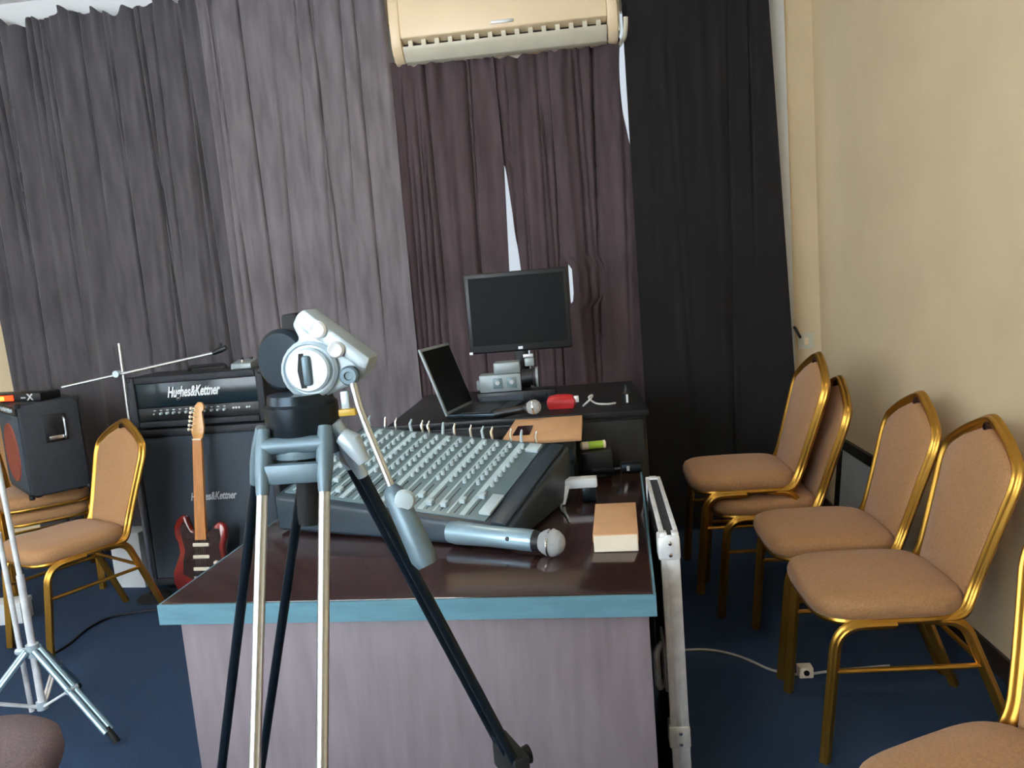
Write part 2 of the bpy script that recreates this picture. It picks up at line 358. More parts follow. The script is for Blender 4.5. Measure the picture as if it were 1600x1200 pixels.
# ------------------------------------------------------------------ banquet chairs
LOBE = [((1 + .20 * math.cos(4 * a)) * math.cos(a), (1 + .20 * math.cos(4 * a)) * math.sin(a)) for a in [2 * math.pi * i / 24 for i in range(24)]]
def back_y(z): return .155 + (z - .45) * .30
def make_chair():
    t = thing('banquet_chair', 'x', 'chair')
    for s in (1, -1):
        MB().tube(rnd_path([(.195 * s, -.265, 0), (.203 * s, -.222, .425), (.2 * s, -.06, .425)], .075, 8), .0145, prof=LOBE).build('leg', M_gold, t)
        MB().tube(rnd_path([(.185 * s, .03, .425), (.19 * s, .13, .42), (.2 * s, .285, 0)], .05), .0135, prof=LOBE).build('leg', M_gold, t)
        MB().tube([(.2 * s, -.235, .285), (.195 * s, .175, .285)], .008, 8).build('stretcher', M_gold, t)
    MB().tube([(-.2, .17, .30), (.2, .17, .30)], .008, 8).build('stretcher', M_gold, t)
    sf = []
    n = 40
    for i in range(n + 1):
        a = 2 * math.pi * i / n; ca, sa = math.cos(a), math.sin(a)
        sf.append((.2 * math.copysign(abs(ca) ** .45, ca), -.055 + .205 * math.copysign(abs(sa) ** .5, sa), .432))
    MB().tube(sf, .011, 8, cap=False).build('seat_frame', M_gold, t)
    def bp(x, z): return (x, back_y(z), z)
    arch = [(.185, .06, .428), (.182, .135, .43), bp(.165, .50), bp(.178, .62), bp(.204, .80), bp(.196, .850), bp(.12, .905), bp(.03, .945), bp(0, .952)]
    arch = arch + [(-p[0], p[1], p[2]) for p in arch[-2::-1]]
    MB().tube(rnd_path(arch, .05, 5), .0165, prof=LOBE).build('back_frame', M_gold, t)
    # seat cushion
    def ring(k, z, dome=0):
        out = []
        for i in range(36):
            a = 2 * math.pi * i / 36; ca, sa = math.cos(a), math.sin(a)
            out.append((.208 * k * math.copysign(abs(ca) ** .42, ca), -.058 + .217 * k * math.copysign(abs(sa) ** .5, sa), z))
        return out
    MB().loft([ring(.92, .434), ring(.985, .440), ring(1.01, .456), ring(1.01, .472), ring(.975, .490), ring(.90, .500), ring(.6, .508), ring(.25, .510)]).build('seat', M_fab, t, ang=80)
    # back cushion
    ol = [(.146, .468), (.158, .59), (.186, .80), (.178, .842), (.11, .888), (.02, .925), (0, .928)]
    ol = ol + [(-x, z) for x, z in ol[-2::-1]]
    cz = .70
    def bring(k, off):
        nrm = Vector((0, -1, .3)).normalized()
        return [Vector(bp(x * k, cz + (z - cz) * k)) + nrm * off for x, z in ol]
    MB().loft([bring(.97, -.012), bring(1, -.006), bring(1, .004), bring(.985, .011), bring(.94, .016), bring(.6, .020)]).build('backrest', M_fab, t, ang=70)
    ey = Vector(bp(0, .93)); nrm = Vector((0, -1, .3)).normalized()
    MB().lathe([(.013, 0), (.013, .016), (.008, .016), (.007, .013)], ey, nrm, 12).build('hand_hole', M_gdark, t)
    return t
ch0 = make_chair(); first = [True]
def chair(label, x, y, deg, z=0, group='banquet chairs'):
    c = ch0 if first[0] else copy_tree(ch0)
    first[0] = False
    c.location = (x, y, z); c.rotation_euler = (0, 0, R(deg)); tag(c, label, 'chair', group); return c
chair('tan banquet chair in full view against the right wall, second from the camera', .900, 2.35, -90)
chair('tan banquet chair against the right wall between the nearest row chair and the stack', .900, 2.83, -90)
chair('lower tan banquet chair of the stack of two beside the black curtain', .785, 3.34, -90)
chair('upper tan banquet chair of the stack of two beside the black curtain', .705, 3.35, -90, .105)
chair('tan banquet chair cut off by the bottom right corner, nearest the camera', .762, 1.346, -65)
chair('tan banquet chair in front of the guitar amplifier stack at the left', -2.39, 3.27, -30)
chair('lower tan banquet chair of the stack under the combo amplifier', -2.99, 3.90, 38)
chair('upper tan banquet chair of the stack, carrying the combo amplifier', -2.965, 3.865, 38, .085)

# ------------------------------------------------------------------ desk
RZ = R(-3.3); DL = atZ(245, 945, .76); DLx, DLy = -1.072, 1.716
dk = thing('desk', 'large dark lacquered desk with blue grey edge and mauve front panel', 'desk', (DLx, DLy, 0), RZ)
DW, DD, DT = 1.206, 1.14, .76
MB().box((0.006, 0.006, DT - .045), (DW - .006, DD, DT)).build('desktop', M_desk, dk, bevel=.003)
eb = MB(); eb.box((0, -.001, DT - .052), (DW, .0055, DT - .002))
eb.box((0, .0055, DT - .052), (.0055, DD, DT - .002)); eb.box((DW - .0055, .0055, DT - .052), (DW, DD, DT - .002))
eb.build('edge_band', M_edge, dk, smooth=False)
MB().box((.035, .03, .03), (DW - .018, .05, DT - .052)).build('front_panel', M_panel, dk, bevel=.002)
MB().box((.035, .05, .0), (.057, DD - .05, DT - .052)).build('side_panel', M_panel, dk, bevel=.002)
MB().box((DW - .04, .05, .0), (DW - .018, DD - .05, DT - .052)).build('side_panel', M_panel, dk, bevel=.002)
MB().box((.035, .032, 0), (DW - .018, .05, .03)).build('plinth', M_blk, dk, smooth=False)

# ------------------------------------------------------------------ narrow flight case by the desk
fc = thing('flight_case', 'narrow black flight case with silver edges standing against the desk end', 'case', (.168, 1.875, 0), R(-1.5))
CW, CDp, CH = .047, .55, .82
MB().box((.003, .003, .0), (CW - .003, CDp - .003, CH - .003)).build('body', M_tolex, fc, smooth=False)
for x in (0, CW - .018):
    for y in (0, CDp - .026):
        MB().box((x, y, 0), (x + .018, y + .026, CH)).build('edge_trim', M_alu_white, fc, bevel=.003)
MB().box((.015, -.001, .0), (CW - .015, .006, CH - .006)).build('front_trim', M_alu_white, fc, bevel=.001)
for x in (0, CW - .012):
    MB().box((x, .026, CH - .012), (x + .012, CDp - .026, CH)).build('edge_trim', M_alu_white, fc, bevel=.002)
MB().box((.012, CDp - .03, CH - .010), (CW - .012, CDp, CH + .002)).build('edge_trim', M_alu_white, fc, bevel=.002)
for z in (.24, CH - .07):
    MB().box((-.006, -.006, z), (CW + .002, .05, z + .06)).build('corner_bracket', M_alu_white, fc, bevel=.006)
    for q in (.015, .045):
        MB().lathe([(.006, 0), (.005, .004), (.002, .005)], (CW / 2, -.006, z + q), (0, -1, 0), 10).build('rivet', M_chrome, fc)
hd = MB().tube(rnd_path([(-.003, .10, .37), (-.022, .06, .37), (-.022, .06, .48), (-.003, .10, .48)], .02), .009, 10).build('handle', M_alu_white, fc)
MB().box((-.004, .07, .355), (.004, .17, .495)).build('handle_plate', M_alu_white, fc, bevel=.003)

# ------------------------------------------------------------------ mixing console on the desk
FR, BR, BL, FL = (Vector(p) for p in ((-.222, 1.972, .815), (-.052, 2.442, .935), (-.800, 2.715, 1.000), (-.975, 2.250, .875)))
mx = thing('mixing_console', 'grey multichannel mixing console with pale knobs on the desk', 'mixer', (-.51, 2.34, DT))
org = Vector((-.51, 2.34, DT))
def g(p): return Vector((p.x, p.y, DT + .004))
MB().hexa([g(FL), g(FR), g(BR), g(BL)], [FL, FR, BR, BL]).build('body', M_mixd, mx, org, bevel=.012, seg=3)
def surf(u, v, h=0):   # u 0..1 from left to right, v 0..1 front to back
    p = FL.lerp(FR, u).lerp(BL.lerp(BR, u), v)
    return p + NRM * h
NRM = (FR - FL).cross(BL - FL).normalized()
def patch(m, u0, u1, v0, v1, h0, h1):
    m.hexa([surf(u0, v0, h0), surf(u1, v0, h0), surf(u1, v1, h0), surf(u0, v1, h0)], [surf(u0, v0, h1), surf(u1, v0, h1), surf(u1, v1, h1), surf(u0, v1, h1)])
    return m
patch(MB(), .03, .90, .05, .96, -.001, .004).build('control_panel', M_mixp, mx, org, bevel=.001)
patch(MB(), .925, .985, .03, .97, -.001, .010).build('side_cheek', M_mixd, mx, org, bevel=.004)
NCH = 14
for k in range(NCH):
    u = .05 + (k + .5) * .80 / NCH
    sw_ = .011 if k % 3 == 1 else .004
    patch(MB(), u - .017 - sw_, u - .017 + sw_, .07, .94, .003, .0055).build('channel_stripe', M_mixl, mx, org, smooth=False)
    patch(MB(), u + .004, u + .008, .08, .34, .003, .0045).build('fader_slot', M_blk, mx, org, smooth=False)
    fv = random.uniform(.12, .30)
    patch(MB(), u - .006, u + .018, fv - .02, fv + .02, .004, .018).build('fader_cap', M_knob, mx, org, bevel=.002)
kn = None
for k in range(NCH):
    u = .05 + (k + .5) * .80 / NCH + .005
    for r in range(9):
        p = surf(u, .40 + r * .06, .004)
        if kn is None:
            kn = MB().lathe([(.0070, 0), (.0062, .011), (.0050, .013)], (0, 0, 0), NRM, 10).build('knob', M_knob, mx)
            q = kn
        else:
            q = kn.copy(); COL.objects.link(q); q.parent = mx
        q.location = p - org
for k in range(14):    # jack plugs standing up along the back edge
    u = .06 + k * .062 + random.uniform(-.02, .02)
    p = surf(u, .965, .002)
    MB().tube([p, p + Vector((random.uniform(-.004, .004), .0, .026)), p + Vector((.004, .004, .042))], [.005, .005, .003], 8).build('jack_plug', M_chrome if k % 3 else M_knob, mx, org)
patch(MB(), .86, .905, .10, .30, .003, .012).build('master_section', M_knob, mx, org, bevel=.002)
patch(MB(), .845, .90, .84, .93, .003, .014).build('master_section', M_knob, mx, org, bevel=.002)

# wireless microphone lying in front of the console
def microphone(name, label, head, tail, rh, rb, hm, bm_):
    head, tail = Vector(head), Vector(tail); d = (tail - head).normalized(); L = (tail - head).length
    t = thing(name, label, 'microphone', head)
    ball = MB()
    ball.lathe([(rh * .25, -rh * .97), (rh * .62, -rh * .8), (rh * .9, -rh * .45), (rh, -rh * .05), (rh * .97, rh * .25), (rh * .82, rh * .62), (rh * .66, rh * .85)], (0, 0, 0), d, 20)
    bo = ball.build('grille', hm, t, ang=20)
    for k in range(7):
        a = 2 * math.pi * k / 14; x = d.orthogonal().normalized(); y = d.cross(x); ax = x * math.cos(a) + y * math.sin(a)
        ring = [(d * math.cos(b) + ax * math.sin(b)) * rh * 1.01 for b in [2 * math.pi * i / 24 for i in range(25)] if math.cos(b) < .62]
    MB().lathe([(rh * 1.03, -.003), (rh * 1.06, 0), (rh * 1.03, .003)], (0, 0, 0), d, 24).build('grille_band', M_chrome, t)
    MB().lathe([(rh * .66, rh * .82), (rh * .70, rh * 1.0), (rb * 1.0, rh * 1.35)], (0, 0, 0), d, 20).build('collar', M_blk, t)
    MB().lathe([(rb * .95, rh * 1.35), (rb, rh * 1.45), (rb * .98, L * .6), (rb * 1.12, L * .92), (rb * 1.0, L)], (0, 0, 0), d, 24).build('handle', bm_, t, ang=40)
    return t, d
M_mesh = mat('silver_wire_mesh', (206, 210, 212), 0.4, 0.6, bump=0.9, bscale=900, noise=0.12, nscale=300)
mh = atZ(862, 848, .797)
mt, md_ = microphone('microphone', 'silver blue handheld microphone lying in front of the mixing console', mh, mh + Vector((-.285, .115, 0.006)), .036, .029, M_mesh, M_mic)
MB().lathe([(.006, 0), (.005, .003)], md_ * .115 + Vector((-.010, -.0255, .008)), (-.4, -.9, .2), 12).build('switch', M_blk, mt)

# ------------------------------------------------------------------ camera tripod in the foreground
T = Vector((-.398, 1.05, 1.262))
tp = thing('camera_tripod', 'silver and dark camera tripod with tilted fluid head before the desk', 'tripod', (T.x, T.y, 0))
to = Vector((T.x, T.y, 0))
def P3(x, y, Y): return atY(x, y, Y)
AZ0, SP = 27, math.tan(R(22))
for k in range(3):
    az = R((31, 147, 271)[k]); rd = Vector((math.cos(az), math.sin(az), 0)); sd = Vector((-math.sin(az), math.cos(az), 0))
    d = (rd * SP * (.95, 1, 1)[k] + Vector((0, 0, -1)))
    tm = M_alu if k == 2 else M_dtube
    a = T + rd * .045 + Vector((0, 0, .012))
    hs = .043 if k else .034; CL = (.60, .92, .80)[k]
    def pt(dr, s, out=0): return a + d * dr + sd * s + rd * out
    for s in (1, -1):
        MB().tube([pt(.03, s * hs), pt(CL + .02, s * hs)], .0078, 14).build('leg_tube', tm, tp, to)
        # hinge lug at the head of each tube
        MB().tube([pt(-.022, s * hs), pt(.0, s * hs), pt(.03, s * hs), pt(.062, s * hs)], [.0095, .0118, .0118, .0085], 12).build('hinge_lug', M_grey if k else M_head, tp, to)
    MB().tube([pt(.0, hs), pt(.0, -hs)], .012, 12).build('hinge_bar', M_grey, tp, to)
    mtx = Matrix((sd, (rd * 1).normalized(), Vector((0, 0, 1)))).transposed().to_4x4(); mtx.translation = pt(.036, 0)
    MB().box((-hs, -.007, -.014), (hs, .007, .014), mtx).build('cross_brace', M_grey, tp, to, bevel=.004)
    mtx2 = mtx.copy(); mtx2.translation = pt(CL, 0)
    MB().box((-hs - .014, -.014, -.03), (hs + .014, .014, .03), mtx2).build('leg_clamp', M_rubber, tp, to, bevel=.006)
    MB().tube([pt(CL, 0, .012), pt(CL, 0, .034)], [.012, .016], 12).build('clamp_knob', M_rubber, tp, to)
    e = (a.z - .02)
    MB().tube([pt(CL - .06, 0), pt(e, 0)], .0095, 12).build('lower_leg_tube', M_dtube, tp, to)
    MB().tube([pt(e - .02, 0), pt(a.z, 0)], [.014, .018], 12).build('foot', M_rubber, tp, to)
# crown, bowl, handle under the bowl
MB().lathe([(.03, -.012), (.052, -.008), (.054, .012), (.050, .022)], T, (0, 0, 1), 28).build('crown', M_grey, tp, to, ang=30)
MB().lathe([(.050, .020), (.0515, .026), (.0515, .062), (.047, .066), (.045, .078)], T, (0, 0, 1), 36).build('bowl', M_dtube, tp, to, ang=30)
hh = T + Vector((.004, -.012, -.012))
MB().lathe([(.010, 0), (.016, -.012), (.0165, -.085), (.015, -.098)], hh, (.08, 0, 1), 20).build('bowl_clamp_grip', M_rubber, tp, to, ang=30)
MB().tube([hh + Vector((.020, -.002, -.01)), hh + Vector((.016, -.002, -.10))], .005, 8).build('grip_strip', M_head, tp, to)
# fluid head: cradle plate profile drawn on its side face, extruded in depth
Yh = 1.035
def prof_px(pts, Y): return [P3(x, y, Y) for x, y in pts]
cx, cy, rr = 486, 577, 49
circ = [(cx + rr * math.cos(a), cy + rr * math.sin(a)) for a in [R(t) for t in range(52, 262, 15)]]
body = [(575, 566), (572, 580), (565, 592), (556, 598)] + circ + [(455, 508), (463, 490), (474, 484)]
MB().prism(prof_px(body, Yh), (0, .05, 0)).build('head_housing', M_head, tp, to, bevel=.006, seg=3)
tpx = [(462, 492), (474, 483), (578, 560), (572, 578), (560, 574), (470, 516)]
MB().prism(prof_px(tpx, Yh - .010), (0, .052, 0)).build('camera_plate', M_head, tp, to, bevel=.004, seg=2)
rec = [(464, 522), (472, 506), (484, 534), (468, 538)]
dc = P3(cx, cy, Yh)
MB().lathe([(.040, 0), (.040, .006), (.036, .010), (.034, .006), (.031, .006), (.031, .014), (.028, .016)], dc, (0, -1, 0), 40).build('drag_dial', M_head, tp, to, ang=30)
MB().box((-.005, -.024, -.021), (.006, -.012, .021), Matrix.Translation(dc)).build('dial_grip', M_grey, tp, to, bevel=.004)
MB().prism([dc + Vector(v) for v in ((-.009, -.016, .024), (-.003, -.016, .024), (-.004, -.016, 0), (-.003, -.016, -.024), (-.010, -.016, -.024), (-.013, -.016, 0))], (0, -.002, 0)).build('dial_slot', M_rubber, tp, to, smooth=False)
for x, y, r_ in ((497, 515, .0125), (526, 546, .0115)):
    MB().lathe([(r_, 0), (r_, .005), (r_ * .8, .008), (r_ * .25, .006)], P3(x, y, Yh - .010), (0, -1, 0), 24).build('plate_knob', M_alu_white, tp, to, ang=30)
hp = P3(548, 586, Yh - .004)
MB().lathe([(.0135, 0), (.0135, .010), (.011, .013), (.006, .013), (.005, .010)], hp, (0, -1, 0), 24).build('handle_rosette', M_grey, tp, to, ang=30)
# drag wheel on the far side
wc = P3(446, 562, Yh + .06)
MB().lathe([(.040, -.012), (.046, -.006), (.046, .004), (.040, .008), (.040, .012), (.046, .018), (.046, .026), (.03, .03)], wc, (0.3, 1, 0), 36).build('drag_wheel', M_dtube, tp, to, ang=30)
MB().prism(prof_px([(438, 492), (463, 488), (466, 530), (440, 532)], Yh + .055), (0, .05, 0)).build('plate_lock', M_rubber, tp, to, bevel=.004)
# pan handle: rod then grip
h0, h1, h2 = P3(546, 604, 1.02), P3(612, 762, .985), P3(668, 884, .955)
MB().tube(rnd_path([hp, h0 + Vector((.006, 0, 0)), P3(562, 640, 1.012), h1], .02), .0052, 12).build('pan_handle_rod', M_alu, tp, to)
g0 = h1.lerp(h2, -.02)
MB().tube([g0, g0.lerp(h2, .06), g0.lerp(h2, .10), g0.lerp(h2, .5), g0.lerp(h2, .9), g0.lerp(h2, 1.0)], [.008, .013, .0145, .0165, .0175, .013], 20).build('pan_handle_grip', M_grey, tp, to)
MB().lathe([(.004, -.009), (.012, -.007), (.015, 0), (.012, .007), (.004, .009)], P3(632, 782, .972), (.2, -1, .1), 18).build('handle_knob', M_knob, tp, to)
kk = P3(548, 690, 1.02)
MB().tube([kk + Vector((-.012, 0, .010)), kk, kk + Vector((.016, .0, -.030))], [.012, .016, .009], 14).build('tension_knob', M_head, tp, to)
MB().box((-.009, -.006, -.005), (.016, .006, .005), Matrix.Translation(P3(540, 644, 1.04))).build('level_tag', M_yel, tp, to, bevel=.002)
MB().box((-.006, -.004, -.016), (.006, .004, .014), Matrix.Translation(P3(540, 626, 1.045))).build('level_bracket', M_head, tp, to, bevel=.002)

# ------------------------------------------------------------------ guitar amplifier head and cabinet
AX0, AX1, AY0, AY1 = -2.325, -1.60, 3.74, 4.08
cb = thing('speaker_cabinet', 'black guitar speaker cabinet standing on the floor under the amplifier head', 'speaker cabinet', ((AX0 + AX1) / 2, AY0, 0))
hw = (AX1 - AX0) / 2 + .02
CHt = .868
MB().box((-hw, 0.02, .03), (hw, .36, CHt)).build('shell', M_tolex, cb, bevel=.012, seg=3)
MB().box((-hw + .035, -.001, .07), (hw - .035, .021, CHt - .04)).build('grille', M_cloth, cb, bevel=.005)
for a, b, c, d in ((-hw, -hw + .034, .03, CHt), (hw - .034, hw, .03, CHt), (-hw + .034, hw - .034, .03, .069), (-hw + .034, hw - .034, CHt - .039, CHt)):
    MB().box((a, -.008, c), (b, .021, d)).build('grille_frame', M_tolex, cb, bevel=.006)
for sx in (-1, 1):
    for y in (.06, .31):
        MB().lathe([(.025, 0), (.03, .006), (.03, .03)], (sx * (hw - .08), y, 0), (0, 0, 1), 14).build('foot', M_rubber, cb)
    for z in (.05, CHt - .02):
        MB().box((sx * hw - .022 * (sx > 0) - .004 * (sx < 0) , -.012, z - .025), (sx * hw + .004 * (sx > 0) + .022 * (sx < 0), .02, z + .025)).build('corner_protector', M_blk, cb, bevel=.006)
FACE = Matrix.Rotation(R(90), 4, 'X')
text('Hughes&Kettner', 'logo', .058, M_silv, Matrix.Translation((.02, -.004, .50)) @ FACE, cb, .35, .0015, .62, .001)
ah = thing('amplifier_head', 'black guitar amplifier head with silver script logo and knob row', 'amplifier', ((AX0 + AX1) / 2, AY0, CHt))
hw2 = (AX1 - AX0) / 2
MB().box((-hw2, .022, .01), (hw2, .30, .275)).build('shell', M_tolex, ah, bevel=.014, seg=3)
for a, b, c, d in ((-hw2, -hw2 + .04, .01, .275), (hw2 - .04, hw2, .01, .275), (-hw2 + .04, hw2 - .04, .01, .042), (-hw2 + .04, hw2 - .04, .24, .275)):
    MB().box((a, -.004, c), (b, .023, d)).build('front_frame', M_tolex, ah, bevel=.007)
M_plx = mat('dark_acrylic', (22, 40, 48), 0.2, noise=0.1, nscale=6)
MB().box((-hw2 + .041, .006, .115), (hw2 - .041, .024, .239)).build('upper_panel', M_plx, ah, bevel=.002)
MB().box((-hw2 + .041, .004, .043), (hw2 - .041, .024, .112)).build('control_panel', M_blk, ah, bevel=.002)
text('Hughes&Kettner', 'logo', .075, M_silv, Matrix.Translation((-.015, .002, .186)) @ FACE, ah, .45, .002, .54, .002)
for k in range(12):
    x = -hw2 + .13 + k * .034
    MB().lathe([(.0085, 0), (.0075, .012), (.005, .015)], (x, .004, .082), (0, -1, 0), 12).build('knob', M_knob if k % 4 else M_alu, ah)
    MB().box((x - .006, .0025, .096), (x + .006, .0045, .1)).build('legend_mark', M_silv, ah, smooth=False)
for x in (.19, .205, .22, .262, .275):
    MB().lathe([(.006, 0), (.006, .006), (.003, .008)], (x, .004, .086), (0, -1, 0), 10).build('toggle', M_silv, ah)
MB().tube(rnd_path([(-.1, .16, .272), (-.1, .16, .298), (.1, .16, .298), (.1, .16, .272)], .02), .009, 8).build('carry_handle', M_rubber, ah)
for sx in (-1, 1):
    MB().box((sx * hw2 - .022 * (sx > 0) - .004 * (sx < 0), -.008, .25), (sx * hw2 + .004 * (sx > 0) + .022 * (sx < 0), .03, .279)).build('corner_protector', M_blk, ah, bevel=.006)
    for y in (.05, .26):
        MB().lathe([(.012, 0), (.014, .011)], (sx * (hw2 - .06), y, 0), (0, 0, 1), 12).build('foot', M_rubber, ah)
pd = thing('effects_pedal', 'small grey effects pedal lying on the amplifier head', 'pedal', (-1.735, 3.83, CHt + .276))
MB().hexa([(-.055, -.03, 0), (.055, -.03, 0), (.055, .08, 0), (-.055, .08, 0)], [(-.053, -.028, .028), (.053, -.028, .028), (.053, .078, .045), (-.053, .078, .045)]).build('case', M_camc, pd, bevel=.004)
MB().lathe([(.010, 0), (.010, .012), (.008, .014)], (0, 0, .032), (0, 0, 1), 14).build('footswitch', M_chrome, pd)
for x in (-.025, .025): MB().lathe([(.008, 0), (.007, .012)], (x, .055, .041), (0, 0, 1), 12).build('knob', M_blk, pd)

# ------------------------------------------------------------------ electric guitar leaning on the cabinet
gt = thing('electric_guitar', 'red electric guitar with maple neck leaning on the speaker cabinet', 'guitar', (-1.93, 3.50, .028))
lean = Matrix.Rotation(R(-8.5), 4, 'X') @ Matrix.Rotation(R(1.5), 4, 'Y')
gt.matrix_world = Matrix.Translation((-1.945, 3.53, .03)) @ lean
bo = [(0, 0), (-.07, .004), (-.125, .03), (-.155, .085), (-.155, .14), (-.132, .195), (-.118, .235), (-.125, .28), (-.142, .32), (-.145, .365), (-.125, .405), (-.098, .425), (-.078, .415), (-.068, .385), (-.055, .352), (-.032, .335),
      (.032, .335), (.052, .345), (.068, .37), (.088, .385), (.112, .375), (.128, .345), (.125, .30), (.112, .26), (.116, .215), (.14, .165), (.16, .115), (.155, .06), (.12, .02), (.06, .002)]
MB().prism([(x, -.022, z) for x, z in bo], (0, .044, 0)).build('body', M_gred, gt, bevel=.010, seg=3)
pg = [(-.045, .10), (-.10, .13), (-.095, .20), (-.085, .25), (-.098, .30), (-.11, .36), (-.09, .395), (-.075, .37), (-.055, .335), (.045, .335), (.06, .355), (.095, .35), (.10, .31), (.09, .26), (.098, .21), (.125, .15), (.12, .09), (.075, .07), (.045, .12)]
MB().prism([(x, -.0255, z) for x, z in pg], (0, .003, 0)).build('pickguard', M_gdark, gt, smooth=False)
for z in (.155, .215, .275): MB().box((-.042, -.034, z - .009), (.042, -.0255, z + .009)).build('pickup', M_cream, gt, bevel=.004)
MB().box((-.04, -.034, .095), (.04, -.022, .12)).build('bridge', M_chrome, gt, bevel=.003)
for x, z in ((.075, .185), (.095, .15), (.108, .11)): MB().lathe([(.011, 0), (.009, .014)], (x, -.0255, z), (0, -1, 0), 12).build('control_knob', M_cream, gt)
MB().hexa([(-.028, -.027, .30), (.028, -.027, .30), (.026, .0, .30), (-.026, .0, .30)], [(-.0225, -.027, .80), (.0225, -.027, .80), (.018, -.004, .80), (-.018, -.004, .80)]).build('neck', M_maple, gt, bevel=.004)
MB().hexa([(-.028, -.0335, .30), (.028, -.0335, .30), (.028, -.027, .30), (-.028, -.027, .30)], [(-.0225, -.0335, .80), (.0225, -.0335, .80), (.0225, -.027, .80), (-.0225, -.027, .80)]).build('fretboard', M_rose, gt)
for k in range(19):
    z = .80 - .648 * (1 - 2 ** (-(k + 1) / 12)); hwf = .0225 + .0055 * (.80 - z) / .5
    MB().box((-hwf, -.0342, z - .0006), (hwf, -.0333, z + .0006)).build('fret', M_gold, gt, smooth=False)
hs_ = [(-.0225, .80), (-.031, .828), (-.034, .848), (-.026, .872), (-.020, .93), (-.010, .968), (.008, .986), (.028, .982), (.038, .965), (.036, .945), (.026, .934), (.030, .90), (.034, .86), (.033, .835), (.0225, .80)]
MB().prism([(x, -.024, z) for x, z in hs_], (0, .016, 0)).build('headstock', M_maple, gt, bevel=.003)
MB().box((-.0225, -.036, .796), (.0225, -.024, .803)).build('nut', M_cream, gt, smooth=False)
for k in range(6):
    MB().lathe([(.004, 0), (.003, .014)], (-.018 + .003 * k, -.024, .848 + k * .021), (0, -1, 0), 8).build('tuner_post', M_chrome, gt)
    MB().lathe([(.003, 0), (.003, .012), (.008, .016), (.008, .024)], (-.028 + .003 * k, -.016, .848 + k * .021), (-1, 0, .1), 10).build('tuning_peg', M_cream, gt)
for k in range(6):
    x = -.015 + k * .006
    MB().tube([(x * 1.7, -.036, .11), (x, -.0375, .80)], .0004, 5).build('string', M_chrome, gt)
gs = thing('guitar_stand', 'low black guitar stand under the red guitar', 'stand', (-1.945, 3.53, 0))
MB().tube([(0, .09, .01), (0, .10, .30)], .010, 8).build('post', M_blk, gs)
for s in (-1, 1):
    MB().tube(rnd_path([(0, .10, .20), (s * .16, -.10, .008)], .02), .009, 8).build('leg', M_blk, gs)
    MB().tube(rnd_path([(s * .01, .10, .14), (s * .09, .04, .015), (s * .09, -.06, .016), (s * .09, -.06, .05)], .02), .007, 8).build('cradle_arm', M_rubber, gs)

# ------------------------------------------------------------------ combo amplifier on the chair stack
ca = thing('combo_amplifier', 'black combo amplifier with reddish grille standing on stacked chairs', 'amplifier', (-2.80, 3.70, .597), R(-42))
# local: x right along the front, -y is the grille side; the right side panel carries the handle
MB().box((-.30, -.12, .01), (.19, .15, .48)).build('shell', M_tolex, ca, bevel=.012, seg=3)
MB().box((-.285, -.126, .04), (.175, -.119, .42)).build('grille', M_cloth, ca, bevel=.002)
MB().lathe([(.02, .010), (.06, .010), (.135, .006), (.15, .009), (.155, .0)], (-.05, -.124, .22), (0, -1, 0), 32).build('speaker_cone', M_orange, ca, ang=30)
MB().box((-.285, -.13, .425), (.175, -.119, .47)).build('control_panel', M_blk, ca, bevel=.002)
for k in range(7): MB().lathe([(.010, 0), (.008, .014)], (-.25 + k * .06, -.13, .447), (0, -1, 0), 12).build('knob', M_knob, ca)
MB().box((.187, -.02, .27), (.196, .08, .41)).build('handle_plate', M_blk, ca, bevel=.004)
MB().tube(rnd_path([(.194, .068, .39), (.212, .068, .38), (.212, .068, .29), (.194, .068, .28)], .015), .006, 8).build('handle', M_alu, ca)
MB().box((.195, -.005, .283), (.199, .06, .30)).build('handle_lip', M_alu, ca, bevel=.001)
for y in (-.115, .145):
    for z in (.015, .475):
        MB().box((.170, y - .015, z - .015), (.195, y + .010, z + .010)).build('corner_protector', M_blk, ca, bevel=.005)
for x in (-.25, .14):
    for y in (-.08, .11): MB().lathe([(.014, 0), (.016, .012)], (x, y, 0), (0, 0, 1), 10).build('foot', M_rubber, ca)
rt = thing('rack_unit', 'slim black unit with lit red display on the combo amplifier', 'rack unit', (-2.80, 3.66, 1.079), R(-12))
MB().box((-.36, -.06, .0), (.14, .06, .04)).build('case', M_blk, rt, bevel=.003)
MB().box((-.35, -.063, .006), (-.035, -.059, .034)).build('display', M_led, rt, smooth=False)
MB().box((-.12, -.065, .010), (-.095, -.062, .028)).build('lamp', M_amb, rt, smooth=False)
text('X', 'emblem', .045, M_silv, Matrix.Translation((.075, -.062, .02)) @ FACE, rt, 0, .001, 1.2, .001)
MB().box((.015, -.062, .016), (.045, -.0595, .022)).build('legend', M_silv, rt, smooth=False)

# ------------------------------------------------------------------ microphone boom stand behind the left chair
bs = thing('microphone_stand', 'slim silver microphone boom stand behind the left tan chair', 'microphone stand', (-2.275, 3.635, 0))
bo_ = Vector((-2.275, 3.635, 0))
pole_top = Vector((-2.265, 3.635, 1.33))
MB().lathe([(.0, 0), (.085, 0), (.085, .012), (.07, .022), (.02, .03), (.016, .06)], (0, 0, 0), (0, 0, 1), 28).build('base', M_rubber, bs)
MB().cyl((0, 0, .03), (0, 0, .72), .011).build('lower_tube', M_alu, bs)
MB().tube([(0, 0, .72), pole_top - bo_ - Vector((0, 0, .0))], .0085, 12).build('upper_tube', M_alu, bs)
b0, b1 = atY(97, 605, 3.62), atY(336, 551, 3.63)
MB().tube([b0 - bo_, b1 - bo_], .0075, 10).build('boom_arm', M_alu, bs)
bj = atY(184, 584, 3.625) - bo_
MB().tube([bj + Vector((0, -.02, 0)), bj + Vector((0, .03, 0))], .017, 12).build('boom_clutch', M_head, bs)
